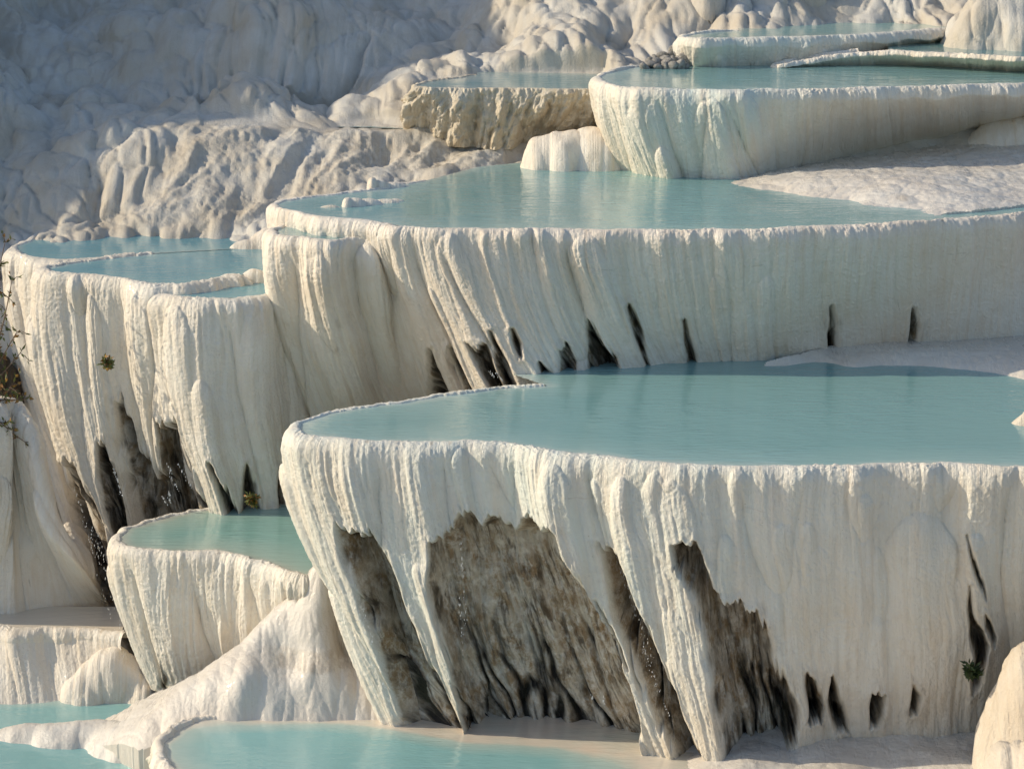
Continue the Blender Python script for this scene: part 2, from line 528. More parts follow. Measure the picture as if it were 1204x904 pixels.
    for k in range(len(holes)):
        s0 = fh == k
        s_ = biggest(s0)
        rest |= s0 & ~s_
        if s_.sum() > 30:
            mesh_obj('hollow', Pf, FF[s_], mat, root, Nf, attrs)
        else:
            rest |= s_
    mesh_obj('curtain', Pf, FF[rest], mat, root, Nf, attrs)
    return root


def biggest(m):
    """largest connected patch of a face mask"""
    if not m.any(): return m
    lab = np.where(m, np.arange(1, m.size + 1).reshape(m.shape), 0)
    while True:
        new = lab.copy()
        new[1:] = np.maximum(new[1:], lab[:-1]); new[:-1] = np.maximum(new[:-1], lab[1:])
        new[:, 1:] = np.maximum(new[:, 1:], lab[:, :-1]); new[:, :-1] = np.maximum(new[:, :-1], lab[:, 1:])
        new = np.where(m, new, 0)
        if (new == lab).all(): break
        lab = new
    v, c = np.unique(lab[lab > 0], return_counts=True)
    return lab == v[np.argmax(c)]


def tps(pts, vals, X, Y, lam=.02):
    pts = np.asarray(pts, float); n = len(pts)

    def U(r2): return .5 * r2 * np.log(r2 + 1e-9)
    d2 = ((pts[:, None] - pts[None]) ** 2).sum(-1)
    K = U(d2) + lam * np.eye(n)
    Pm = np.c_[np.ones(n), pts]
    Am = np.zeros((n + 3, n + 3)); Am[:n, :n] = K; Am[:n, n:] = Pm; Am[n:, :n] = Pm.T
    s = np.linalg.solve(Am, np.r_[vals, 0, 0, 0])
    x, y = X.ravel(), Y.ravel(); out = s[n] + s[n + 1] * x + s[n + 2] * y
    for i in range(n):
        out = out + s[i] * U((x - pts[i, 0]) ** 2 + (y - pts[i, 1]) ** 2)
    return out.reshape(X.shape)


def sheet_attrs(X, Y, Z, stain=None, dark=None, tint=None, seed=0):
    z = np.zeros(X.size)
    return dict(stain=z if stain is None else stain.ravel(), dark=z if dark is None else dark.ravel(),
                tint=z if tint is None else tint.ravel(),
                flow=np.stack([X.ravel() + seed, (Y.ravel() - Z.ravel()), z], 1))


def heightsheet(name, X, Y, Z, mat, keep=None, disp=None, parent=None, attrs=None, skirt=.45):
    P = np.dstack([X, Y, Z])
    if disp is not None:
        n = grid_normals(P); n *= np.sign(n[..., 2].mean())
        P = P + n * disp[..., None]
    nrm = grid_normals(P); nrm *= np.sign(nrm[..., 2].mean())
    F = grid_faces(*X.shape)[:, :, ::-1]
    if keep is not None:
        k = keep[:-1, :-1] & keep[1:, :-1] & keep[1:, 1:] & keep[:-1, 1:]
        F = F[k]
    F = F.reshape(-1, 4)
    Pf = P.reshape(-1, 3); Nf = nrm.reshape(-1, 3)
    at_ = attrs or sheet_attrs(X, Y, Z)
    if keep is not None and skirt:
        E = np.concatenate([F[:, [0, 1]], F[:, [1, 2]], F[:, [2, 3]], F[:, [3, 0]]])
        key = np.sort(E, 1); key = key[:, 0].astype(np.int64) * len(Pf) + key[:, 1]
        u_, ix, cn = np.unique(key, return_index=True, return_counts=True)
        B_ = E[ix[cn == 1]]
        vb, inv_ = np.unique(B_, return_inverse=True); inv_ = inv_.reshape(B_.shape)
        n0 = len(Pf); nb = len(vb)
        ev = Pf[B_[:, 1]] - Pf[B_[:, 0]]
        on = np.stack([ev[:, 1], -ev[:, 0], np.zeros(len(ev))], 1)
        vn = np.zeros((nb, 3))
        np.add.at(vn, inv_[:, 0], on); np.add.at(vn, inv_[:, 1], on)
        vn /= np.maximum(np.linalg.norm(vn, axis=1, keepdims=True), 1e-9)
        top = Pf[vb].copy(); Pn = Pf[vb].copy(); Pn[:, 2] -= skirt
        Pf = np.concatenate([Pf, top, Pn]); Nf = np.concatenate([Nf, vn, vn])
        F = np.concatenate([F, np.stack([n0 + inv_[:, 1], n0 + inv_[:, 0], n0 + nb + inv_[:, 0], n0 + nb + inv_[:, 1]], 1)])
        at_ = {k_: np.concatenate([v_, v_[vb], v_[vb]]) for k_, v_ in at_.items()}
    return mesh_obj(name, Pf, F, mat, parent, Nf, at_)


def grid(x0, x1, y0, y1, res):
    return np.meshgrid(np.arange(x0, x1, res), np.arange(y0, y1, res))


def mound(label, domes, name='travertine_mound', mat=None, cat='mound', group=None, res=.022, seed=3, rough=.03, flute=.05, zb=None, k=10.0, lumpf=2.2, wob=.12, rgh2=.012):
    """smooth union of rounded domes; dome = (px, py of foot, z of foot, half width m, half depth m, height m, power)"""
    mat = mat or M_TRAV
    C = [(at(d[0], d[1], d[2]), *d[3:]) for d in domes]
    x0 = min(c[0][0] - c[1] for c in C) - .05; x1 = max(c[0][0] + c[1] for c in C) + .05
    y0 = min(c[0][1] - c[2] for c in C) - .05; y1 = max(c[0][1] + c[2] for c in C) + .05
    X, Y = grid(x0, x1, y0, y1, res)
    zfoot = min(c[0][2] for c in C) - .35 if zb is None else zb
    acc = np.zeros_like(X)
    wx = wob * fbm(X * 1.2, Y * 1.2, seed, 3); wy = wob * fbm(X * 1.2 + 40, Y * 1.2, seed + 1, 3)
    for c, rx, ry, h, pw in C:
        r = np.sqrt(((X + wx - c[0]) / rx) ** 2 + ((Y + wy - c[1]) / ry) ** 2)
        z = np.clip(1 - r ** pw, 0, 1) ** (1 / 2.0) * (h + c[2] - zfoot)
        acc = np.maximum(acc, z) if k > 90 else acc + np.exp(k * z) - 1
    Z = zfoot + (acc if k > 90 else np.log1p(acc) / k)
    D = rough * (cushions(X * lumpf + wx, (Y - Z * .6) * lumpf, seed + 4) - .3) + flute * (billow(X * 3.2 + wx, (Y - Z) * .5, seed + 5) - .4) + .012 * fbm(X * 8, (Y - Z) * 8, seed + 6, 4) + rgh2 * fbm(X * 2.4, (Y - Z) * 1.6, seed + 7, 5, .6)
    keep = Z > zfoot + .02
    o = heightsheet(name, X, Y, Z, mat, keep, D, skirt=0)
    if label: tag(o, label, cat, group)
    return o


def water(label, outline, z, mat=None, res=.05, name='water', shallow=1.0, edgefn=None, grow=-.01):
    """flat water sheet; outline = photo positions or world xy; rim keys add the traced crest"""
    pts = []
    for q in outline:
        if isinstance(q, str):
            pts += [tuple(v[:2]) for v in RIMS[q][::12]]
        elif len(q) == 3 and q[2] == 'w':
            pts.append(q[:2])
        else:
            pts.append(tuple(at(q[0], q[1], z)[:2]))
    A = np.array(pts)
    X, Y = grid(A[:, 0].min() - .2, A[:, 0].max() + .2, A[:, 1].min() - .2, A[:, 1].max() + .2, res)
    sd = poly_sd(X, Y, A)
    keep = sd > -grow
    F = grid_faces(*X.shape)[:, :, ::-1]
    kk = keep[:-1, :-1] & keep[1:, :-1] & keep[1:, 1:] & keep[:-1, 1:]
    Z = np.full(X.shape, z)
    o = mesh_obj(name, np.dstack([X, Y, Z]).reshape(-1, 3), F[kk].reshape(-1, 4), mat or M_WATER, None, None,
                 dict(edge=(np.clip(sd / shallow, 0, 1) * (edgefn(X, Y) if edgefn else 1)).ravel()))
    tag(o, label, 'pool', None, 'structure')
    return o

# =================================================================== LEVELS
Z1, Z2, Z3, Z4 = 4.0, 6.5, 8.25, 8.83
ZL1, ZL2, ZL3, ZLL, ZP0 = 5.25, 5.25, 5.1, 1.2, -.88

# =================================================================== TERRACES
H1 = [
 [(397,618),(425,622),(440,632),(455,655),(468,690),(490,740),(520,800),(545,855),(549,875),(475,868),(462,830),(445,765),(420,700),(404,650)],
 [(505,641),(530,620),(543,610),(554,606),(564,615),(585,610),(606,617),(634,613),(655,627),(669,652),(686,683),(704,718),(725,770),(742,805),(751,847),(756,905),(697,905),(652,900),(599,895),(557,885),(543,833),(530,784),(512,729),(505,687)],
 [(707,641),(725,648),(735,680),(753,718),(770,763),(791,805),(808,854),(832,915),(800,920),(791,885),(774,854),(756,805),(739,763),(721,711)],
 [(791,645),(819,638),(829,655),(836,694),(857,704),(889,720),(904,735),(908,767),(923,802),(937,826),(939,854),(927,890),(899,915),(864,925),(854,890),(842,840),(836,798),(829,746),(812,694),(793,672)],
 [(948,791),(958,798),(969,833),(967,850),(948,850),(951,830)],
 [(976,796),(990,826),(998,858),(984,860),(974,826)],
 [(1025,814),(1041,816),(1040,830),(1033,853),(1022,853)],
 [(1073,802),(1082,816),(1079,837),(1070,837)],
 [(1138,685),(1145,721),(1156,742),(1161,763),(1152,798),(1143,812),(1146,770),(1140,746)],
 [(1136,627),(1155,683),(1158,704),(1147,673)],
 [(1160,722),(1172,749),(1169,762),(1158,739)],
 [(704,703),(712,720),(728,755),(741,785),(734,780),(718,745)],
]
terrace('T1', 'big front white terrace with wide brown stained hollows under its overhanging edge',
    rim=[(640,452),(556,460),(460,474),(395,484),(357,494),(346,504),(356,512),(400,517),(470,519),(560,521),(640,529),(720,540),(800,547),(870,549),(980,549),(1100,547),(1150,548),(1204,550),(1300,556),(1400,560)],
    base=[(700,820),(640,822),(570,832),(510,845),(475,850),(462,856),(472,862),(505,866),(565,871),(650,876),(740,888),(795,900),(850,908),(912,900),(990,886),(1105,880),(1150,876),(1204,870),(1300,865),(1400,860)],
    zr=Z1, zb=ZP0 - .1, holes=H1, hole_depth=.85, p=1.35, lip=(.17, .26), seed=11, nlobes=3.2,
    amp=((340,1.05),(840,1.0),(900,.55),(1080,.5),(1120,.9),(1300,.9)), tint=((340,0.36),(640,0.49),(850,0.39),(1000,0.16),(1200,0.20)),
    lobes=[(1085,600,.55,.22,99),(1010,720,.3,.05,99),(1090,740,.34,.10,1.2),(960,640,.4,.05,99),(650,545,.30,.12,99),(790,560,.30,.12,99),(730,560,.22,.10,99),(480,535,.28,.1,99),(880,575,.35,.06,99)])

H2 = [
 [(510,410),(517,430),(531,463),(531,480),(509,480)], [(530,410),(540,430),(556,460),(549,460),(535,430)],
 [(550,402),(561,412),(571,405),(582,430),(593,456),(580,462),(564,430)], [(578,388),(585,405),(596,426),(605,452),(596,456),(585,426),(580,405)],
 [(602,389),(611,405),(612,418),(606,405)], [(634,428),(648,442),(638,444)], [(659,410),(667,408),(677,430),(676,442),(660,442)],
 [(693,379),(700,388),(709,405),(723,419),(728,440),(692,441)], [(739,360),(754,391),(758,419),(763,436),(750,400),(741,370)],
 [(804,377),(811,402),(819,434),(810,434),(806,395)], [(978,360),(983,395),(981,420),(976,420),(975,395)], [(1075,363),(1079,385),(1076,408),(1070,408)]]
terrace('T2', 'long middle white terrace above the front pool with dark slits along its foot',
    rim=[(500,212),(445,222),(385,229),(340,235),(323,240),(328,245),(346,249),(362,253),(378,257),(410,258.5),(446,262),(470,266.5),(509,269),(586,270),(650,270),(718,271),(800,271),(900,270),(1000,266),(1100,260),(1204,250),(1320,236),(1400,226)],
    base=[(520,420,2.6),(480,430,2.6),(430,450,2.6),(390,470,2.6),(372,486,2.6),(376,490,2.6),(395,488,2.6),(425,486,2.6),(445,484,2.6),(470,480,2.7),(508,474,2.9),(535,468,3.2),(575,460,3.6),(650,448,3.85),(705,440,3.9),(768,435,3.9),(828,431,3.9),(905,428,3.9),(1000,418,3.9),(1095,408,4.0),(1200,395,4.1),(1320,380,4.1),(1400,372,4.1)],
    mat=M_TRAVP, zr=Z2, zb=3.9, holes=H2, hole_depth=.5, grow=.03, p=1.3, lip=(.15, .2), seed=23, nlobes=3.0, rowres=.017,
    amp=((320,1.1),(640,1.1),(820,.8),(900,.4),(1200,.35)), tint=((360,.08),(1200,.0)), fringe=.6,
    lobes=[(466,276,.34,.12,99),(530,274,.28,.08,99),(690,276,.4,.11,99)])
terrace('T2b', 'low front tier at the left tip of the middle terrace with a tiny pool',
    rim=[(372,258),(345,264),(327,268),(320,272),(324,276),(345,279),(372,281),(400,282),(418,280),(438,280.5),(455,278),(468,271),(474,262)],
    base=[(440,465),(400,476),(378,484),(364,491),(368,494),(395,492),(425,490),(450,486),(468,484),(490,479),(508,472),(522,462),(530,450)],
    zr=6.22, zb=2.6, p=1.5, lip=(.14, .2), seed=31, nlobes=4, amp=((320,1.2),(460,1.2)), holes=[H2[0], H2[1]],
    lobes=[(333,290,.22,.14,99),(372,292,.3,.16,99),(432,285,.26,.2,99)])
terrace('T3', 'upper right white terrace with a smooth shaded wall and pale aqua drips on its left',
    rim=[(790,74),(740,80),(712,86),(705,92),(712,98),(735,103),(765,105),(800,106),(850,107),(934,106),(1028,104),(1098,102),(1204,98),(1330,92)],
    base=[(830,170),(785,182),(745,190),(722,200),(732,210),(765,216),(790,219),(815,220),(868,220),(932,210),(1030,194),(1100,184),(1204,168),(1330,150)],
    zr=Z3, zb=6.3, p=1.3, lip=(.15, .2), seed=53, nlobes=2.6, rowres=.017, fringe=.4,
    amp=((700,1.0),(860,.95),(920,.3),(1200,.25)), tint=((700,0.13),(760,0.26),(800,0.65),(880,0.59),(960,0.16),(1200,0.13)),
    lobes=[(790,158,.36,.24,99),(776,170,.22,.20,99),(735,120,.3,.1,99),(830,120,.25,.12,99),(880,115,.25,.1,99)])
terrace('T4', 'topmost right white terrace below the lumpy rocks',
    rim=[(870,36),(830,38),(813,41),(808,45),(820,46.5),(860,46),(900,45),(960,43),(1010,41),(1060,38),(1115,34),(1160,29)],
    base=[(870,72),(830,76),(810,78),(804,80),(818,80.5),(860,80),(900,79.5),(960,78),(1010,74),(1060,66),(1115,58),(1160,48)],
    zr=Z4, zb=8.2, p=1.1, lip=(.13, .17), seed=61, nlobes=2.5, amp=((800,.9),(900,.6),(1000,.5)), tint=((800,0.26),(900,0.39),(1000,0.33),(1100,0.13)))
terrace('T4b', 'low rim curving behind the upper right pool, sunlit at its right end',
    rim=[(1010,58,8.55),(960,64,8.46),(930,69.5,8.38),(909,75.5,8.30),(914,77,8.30),(937,73,8.36),(970,67.5,8.44),(1020,62.5,8.53),(1050,61,8.57),(1100,62.5,8.59),(1150,65,8.6),(1204,68,8.6),(1320,73,8.6)],
    base=[(1010,75),(960,77),(930,78.5),(906,79.5),(911,81),(936,81),(970,80.5),(1020,79.5),(1050,79.5),(1100,81),(1150,84),(1204,87),(1320,91)],
    zr=8.5, zb=8.18, p=1.0, lip=(.07, .08), seed=67, nlobes=3, amp=((900,.8),(1300,.8)))
terrace('TC', 'yellowish crusted terrace wall holding the small still pool in the back',
    rim=[(560,88),(510,95),(492,99),(488,103),(510,104),(550,104.5),(600,105),(660,105.5),(712,106),(760,106)],
    base=[(560,150),(505,150),(484,153),(482,160),(502,166),(545,172),(590,174),(640,168),(705,166),(760,166)],
    zr=7.95, zb=6.72, p=1.1, lip=(.07, .1), seed=71, nlobes=6, mat=M_CRUST, rough=.30, basestain=.2, name='crusted_terrace', finecut=.5,
    amp=((480,.9),(800,.9)))
HL = [
 [(122,517),(129,534),(140,555),(152,605),(158,640),(135,640),(128,605),(122,580),(120,548)],
 [(143,471),(150,489),(164,531),(181,562),(192,560),(190,530),(187,498),(202,499),(209,499),(213,527),(223,562),(241,605),(244,640),(180,645),(170,590),(160,560),(152,530),(145,500)],
 [(248,548),(258,565),(269,579),(280,610),(272,612),(262,583)], [(290,553),(300,579),(306,606),(284,608),(288,586)], [(328,556),(334,595),(329,595)],
 [(82,545),(95,575),(108,605),(122,645),(128,687),(142,704),(152,742),(165,775),(174,805),(172,825),(146,820),(136,770),(126,735),(116,695),(106,655),(93,612),(84,575)]]
terrace('L1', 'leftmost white terrace wall sparkling wet beside the dry shrub',
    rim=[(140,262),(75,270),(32,283),(18,290),(24,299),(48,304),(80,306),(125,302),(160,299)],
    base=[(300,700),(240,730),(185,775),(160,808),(175,815),(205,800),(235,790),(270,780),(300,770)],
    zr=ZL1, zb=-2.5, holes=[HL[5]], grow=.05, inner=.45, p=1.75, lip=(.2, .28), seed=83, nlobes=3, mat=M_TRAVG, amp=((0,1.2),(300,1.2)), tint=((0,0.13),(300,0.13)),
    lobes=[(15,330,.3,.15,99)])
terrace('L2', 'left white terrace with hollowed drip columns below the second blue pool',
    rim=[(180,297),(110,305),(62,312),(48,317),(60,321),(90,323),(119,324),(150,329),(185,334),(215,333),(250,328),(285,324)],
    base=[(330,720),(270,740),(200,780),(172,806),(182,812),(200,805),(215,790),(232,775),(250,765),(270,755),(300,745),(330,735)],
    zr=ZL2, zb=-2.2, holes=HL, grow=.05, inner=.45, p=1.7, lip=(.2, .3), seed=89, nlobes=3, mat=M_TRAVG, amp=((0,1.25),(300,1.25)), tint=((0,0.13),(300,0.13)), hole_depth=.5,
    lobes=[(35,368,.26,.12,99),(70,355,.40,.17,99),(104,346,.24,.09,99),(130,340,.34,.10,99),(160,345,.3,.09,99)])
terrace('L3', 'left white terrace nearest the middle terrace with long smooth drapery folds',
    rim=[(275,324),(230,331),(200,338),(188,345),(200,349),(225,350.5),(262,351),(295,349.5),(318,346),(336,338),(348,325)],
    base=[(360,735),(310,740),(290,755),(272,768),(280,772),(295,770),(318,765),(345,758),(368,748),(395,735),(420,720)],
    zr=ZL3, zb=-1.5, holes=HL, grow=.04, inner=.35, p=1.5, lip=(.2, .28), seed=97, nlobes=2.6, amp=((0,1.15),(250,1.1),(330,.7)), tint=((0,0.07),(300,0.13)), hole_depth=.5,
    lobes=[(205,358,.26,.10,99),(247,356,.40,.12,99),(238,445,.2,.10,99),(300,364,.4,.07,99),(205,470,.16,.08,.8)])
terrace('LL', 'low white terrace with a rounded prow and pale green pool at lower left',
    rim=[(345,588),(250,597),(185,611),(148,623),(137,635),(150,643),(200,648),(260,651),(300,658),(325,667),(341,674),(352,677),(362,677),(374,674)],
    base=[(340,740),(280,770),(220,790),(182,800),(172,806),(184,812),(215,816),(262,818),(300,818),(335,812),(356,800),(370,785),(380,765),(392,740)],
    zr=ZLL, zb=-1.55, p=1.35, lip=(.15, .22), seed=103, nlobes=3.2, amp=((130,.95),(400,.95)), tint=((130,0.10),(400,0.13)), holes=[[(190,770),(197,795),(194,812),(188,812)]], hole_depth=.2)
terrace('M1', 'tall wet white cascade filling the left edge below the shrub',
    rim=[(-120,490,3.0),(-40,478,3.1),(-10,470,3.1),(14,466,3.1),(30,484,2.9),(42,515,2.5),(54,550,2.0),(66,595,1.3),(80,615,43.0,'d'),(100,630,44.5,'d')],
    base=[(-120,745),(-40,742),(-10,735),(30,731),(62,727),(85,724),(102,720),(114,716),(122,712,43.6,'d'),(130,706,44.8,'d')],
    zr=3.0, zb=-1.0, p=1.15, lip=(.35, .6), seed=107, nlobes=1.6, mat=M_TRAVG, amp=((-200,.9),(200,.9)), name='travertine_cascade', cat='cascade',
    lobes=[(20,620,.8,.30,99),(62,610,.3,.16,99),(-5,560,.4,.15,99)])
terrace('M2', 'low rounded ledge at the foot of the left cascade',
    rim=[(-90,735),(-30,734),(0,735),(20,738),(45,737),(85,738),(118,740),(150,745)],
    base=[(-90,850),(-30,846),(0,843),(25,842),(50,840),(90,838),(125,832),(160,825)],
    zr=-.72, zb=-1.95, p=1.1, lip=(.22, .2), seed=109, nlobes=2, mat=M_TRAVG, amp=((-200,.6),(300,.6)))
terrace('P0', 'low white rim around the shallow pool in the bottom foreground',
    rim=[(330,836),(270,840),(222,847),(196,860),(187,876),(190,892),(205,908),(240,925),(330,950),(480,960)],
    base=[(330,880),(262,870),(205,872),(180,885),(172,900),(178,920),(200,945),(240,965),(330,990),(480,1000)],
    zr=-.82, zb=-1.95, p=1.1, lip=(.14, .2), seed=113, nlobes=2, amp=((0,.7),(500,.7)))

# =================================================================== GROUND / HILL
def hpts(L):
    out = []
    for q in L:
        if q[-1] == 'd': out.append(atd(q[0], q[1], q[2]))
        elif q[-1] == 'z': out.append(at(q[0], q[1], q[2]))
        else: out.append(np.array(q[:3], float))
    return np.array(out)


HC = hpts([
 # hidden ground below the terraces
 (-30,30,-4),(-15,30,-3.5),(0,30,-3),(15,30,-2.5),(30,30,-2),(-14,38,-3),(-8,39,-3),(-3,39,-2.4),(3,38,-1.4),(9,38,-1.2),(20,38,-.5),
 (-14,43,-1.5),(-10,41,-2.9),(-8,43.5,-2.6),(-5.5,42.5,-2.4),(-7,45.3,1.0),(-4,45,1.0),(-3,43,-.5),(2,42,1.5),(8,42,1.8),(20,42,2.5),(-9,46.2,4.7),(-5,46.3,4.8),(-1,46,4.3),(4,46,5.2),(10,46.5,5.6),(20,47,6.0),
 (4,50.2,7.1),(8,50.2,7.3),(20,52,7.6),(14,51,7.5),
 # slope behind the left pools
 (40,272,47.4,'d'),(120,271,47.4,'d'),(200,271,47.4,'d'),(290,268,47.4,'d'),(0,290,47.0,'d'),
 (110,262,47.9,'d'),(170,240,48.3,'d'),(200,200,49.0,'d'),(225,160,49.9,'d'),(250,153,50.3,'d'),(330,154,50.3,'d'),(420,156,50.3,'d'),(465,158,50.3,'d'),
 (300,200,48.9,'d'),(400,200,48.8,'d'),(300,240,48.2,'d'),(380,228,48.1,'d'),(450,195,49.2,'d'),(430,205,48.5,'d'),(520,205,48.4,'d'),(600,196,48.8,'d'),(560,185,49.2,'d'),
 (620,175,49.6,'d'),(480,172,49.7,'d'),(330,142,6.75,'z'),(420,145,6.75,'z'),(260,142,6.75,'z'),(250,148,7.02,'z'),(330,149,7.02,'z'),(420,151,7.02,'z'),(470,153,7.02,'z'),(250,135,7.05,'z'),(350,136,7.05,'z'),(440,140,7.05,'z'),(490,144,7.08,'z'),
 (200,140,50.7,'d'),(150,152,50.3,'d'),(120,190,49.35,'d'),(60,230,48.5,'d'),(60,195,49.6,'d'),(0,250,48.3,'d'),(0,180,50.8,'d'),(100,120,53.0,'d'),(0,100,54.5,'d'),
 (300,120,52.3,'d'),(380,120,52.0,'d'),(440,125,51.6,'d'),(300,60,54.5,'d'),(150,40,56.0,'d'),(480,95,52.2,'d'),(500,70,53.2,'d'),
 (560,88,52.3,'d'),(640,90,52.2,'d'),(710,82,52.3,'d'),(560,50,53.8,'d'),(650,50,53.6,'d'),(740,70,52.8,'d'),(700,20,55.0,'d'),(620,15,55.5,'d'),(450,20,56.5,'d'),(300,0,57.5,'d'),(0,0,58.5,'d'),
 (770,50,53.2,'d'),(780,10,54.2,'d'),(830,20,53.9,'d'),(950,18,54.2,'d'),(1080,15,54.3,'d'),(1200,25,53.2,'d'),(900,-20,55.2,'d'),(1100,-20,55.2,'d'),(700,-30,56.8,'d'),(450,-40,59,'d'),
 (15,56,10.2),(20,54,10.0),(28,50,9.5),
 # rising out of the picture
 (-16,66,16),(-6,66,14.5),(6,64,14),(18,64,14.5),(30,62,15),(-10,85,25),(10,85,25),(30,80,24),(-30,85,30),
 # flank on the left that shades the back slope
 (-14.5,46.0,5.6),(-17,45.2,6.5),(-17,47.8,9.3),(-17.3,50.8,12.0),(-17.5,53.1,14.8),(-18.5,57.8,18.5),(-24,61,22),(-24,45,8),(-24,51,13),(-32,44,8),(-34,55,18),(-34,70,28),(-20,70,23),(-13.5,50,8.0),(-14.5,55,11.5)])


def hill_z(X, Y):
    return tps(HC[:, :2], HC[:, 2], X, Y, .05)


X, Y = grid(-16.0, 17.0, 46.4, 60.0, .045)
Zh = hill_z(X, Y)
wx = .5 * fbm(X * .35, Y * .35, 201, 3); wy = .5 * fbm(X * .35 + 9, Y * .35, 202, 3)
slope_s = Y - Zh * .8
soft = sstep(-.3, .35, fbm(X * .22, slope_s * .22, 240, 3))
soft2 = sstep(-.35, .3, fbm(X * .45 + 7, slope_s * .45, 241, 3))
wx2 = wx + .22 * fbm(X * 1.3, slope_s * 1.3, 242, 3); wy2 = wy + .22 * fbm(X * 1.3 + 5, slope_s * 1.3, 243, 3)
D = .9 * fbm(X * .28, slope_s * .28, 203, 3) * sstep(49.5, 52.5, Y)
D += .62 * (pillows((X + wx2) * .50 + .3 * slope_s, (slope_s + wy2) * .42, 203) - .45) * sstep(48.5, 51.5, Y)
D += .27 * (cushions((X + wx2) * 1.15 + .4 * slope_s, (slope_s + wy2) * .85, 204) - .4) * (.3 + .7 * soft)
D += .16 * (pillows((X + wx2) * 1.6 - .3 * slope_s, (slope_s + wy2) * 1.2, 244) - .45)
D += .15 * (cushions((X + wx2 * .6) * 2.6 + .5 * slope_s, (slope_s + wy2 * .6) * 2.0, 205) - .4) * (.15 + .85 * soft2)
D += .03 * fbm(X * 2.2, slope_s * 1.8, 206, 4, .5)
# the crusted slope in the sun: diagonal run-off furrows
pxh, pyh = project(np.dstack([X, Y, Zh]))
rk = np.clip(poly_sd(pxh, pyh, [(120,262),(180,235),(215,150),(480,152),(490,170),(640,170),(620,200),(440,205),(330,262),(180,278)]) / 14 + .3, 0, 1)
rot = X * .8 + slope_s * .6; rot2 = -X * .6 + slope_s * .8
rg = 1 - np.abs(perlin(rot2 * 1.1 + .5 * fbm(X * .8, slope_s * .8, 207, 2), rot * .38, 208)) * 2
rg2 = 1 - np.abs(perlin(rot2 * 2.6 + .4 * fbm(X * 2, slope_s * 2, 247, 2), rot * .9, 209)) * 2
D = D * (1 - .88 * rk) + rk * (.13 * rg + .06 * rg2 + .13 * fbm(X * 1.6, slope_s * 1.6, 210, 5, .62) + .05 * fbm(X * 8, slope_s * 8, 211, 4, .65))
D += .008 * fbm(X * 9, slope_s * 9, 212, 3)
# keep pools B and C clear
pcl = np.maximum(poly_sd(pxh, pyh, [(236,136),(480,141),(490,156),(236,151)]), poly_sd(pxh, pyh, [(500,90),(712,88),(715,112),(500,112)]))
D *= 1 - .75 * sstep(-4, 3, pcl)
stn = rk * .42 * sstep(.1, .5, fbm(X * .9, slope_s * .9, 213, 4) + .15)
stn = np.maximum(stn, .33 * sstep(.0, .5, fbm(X * .3, slope_s * .4, 214, 3)))
blk = .0 * X
hill = heightsheet('hill', X, Y, Zh, M_HILL, None, D, None, sheet_attrs(X, Y, Zh, stn, blk, None))
tag(hill, 'lumpy white travertine hillside rising behind the pools, shaded at upper left', 'hillside', None, 'structure')

# far reach of the same ground, coarser, with a hole where the fine sheet lies
X, Y = grid(-60, 60, -4, 130, .6)
Zg = hill_z(np.clip(X, -34, 30), np.clip(Y, 30, 90)) + np.maximum(Y - 90, 0) * .45 + .5 * fbm(X * .15, Y * .15, 220, 4)
Zg = np.where(Y < 34, np.minimum(Zg, -3 + (Y - 30) * .1), Zg)
sel = (X > -15.6) & (X < 16.6) & (Y > 46.9) & (Y < 59.4)
Zg = np.where(sel, Zg - 3.5, Zg)
g = heightsheet('terrain', X, Y, Zg, M_HILL, None, .5 * (cushions(X * .35, Y * .3, 221) - .4))
tag(g, 'white travertine ground running on below and beyond the terraces', 'ground', None, 'structure')

# apron beside the middle pool
AP = hpts([(q[0], q[1], q[2] + .12, 'z') for q in [(860,226,6.30,'z'),(890,219,6.42,'z'),(930,218,6.5,'z'),(960,229,6.42,'z'),(1000,237,6.42,'z'),(1020,225,6.55,'z'),(1050,243,6.42,'z'),(1100,249,6.42,'z'),(1135,252,6.38,'z'),
 (1100,225,6.6,'z'),(1180,225,6.52,'z'),(1204,245,6.39,'z'),(1300,225,6.48,'z'),(1300,238,6.39,'z'),(960,200,6.55,'z'),(1050,195,6.62,'z'),(1150,185,6.7,'z'),(1204,170,6.8,'z'),(1320,160,6.8,'z'),
 (900,240,6.15,'z'),(1000,252,6.15,'z'),(1060,258,6.2,'z'),(840,216,6.25,'z'),(870,205,6.3,'z'),(940,252,6.12,'z')]])
X, Y = grid(2.5, 13.5, 42.0, 51.5, .03)
Za = tps(AP[:, :2], AP[:, 2], X, Y, .3)
da = .035 * fbm(X * 2.2, Y * 1.6, 231, 5, .6) + .035 * (cushions(X * 1.5 + .4 * fbm(X, Y, 235, 2), Y * 2.0 + .4 * fbm(X + 4, Y, 236, 2), 232) - .4) + .016 * (billow(X * 3.5, Y * 6, 237) - .5) + .008 * fbm(X * 11, Y * 11, 233, 3)
pxa, pya = project(np.dstack([X, Y, Za]))
inside = poly_sd(pxa, pya, [(830,236),(835,205),(900,190),(1200,130),(1400,110),(1400,203),(1210,240.5),(1150,247.5),(1110,252),(1100,258),(960,262),(880,250)]) > 0
sa = .45 * sstep(.08, .4, fbm(X * 1.6, Y * 1.6, 234, 4)) * sstep(960, 1060, pxa) * sstep(215, 235, pya)
ap = heightsheet('shore', X, Y, Za, M_BANK, inside, da, None, sheet_attrs(X, Y, Za, sa))
tag(ap, 'rough flat white shore beside the middle pool below the upper terrace', 'shore', None, 'structure')

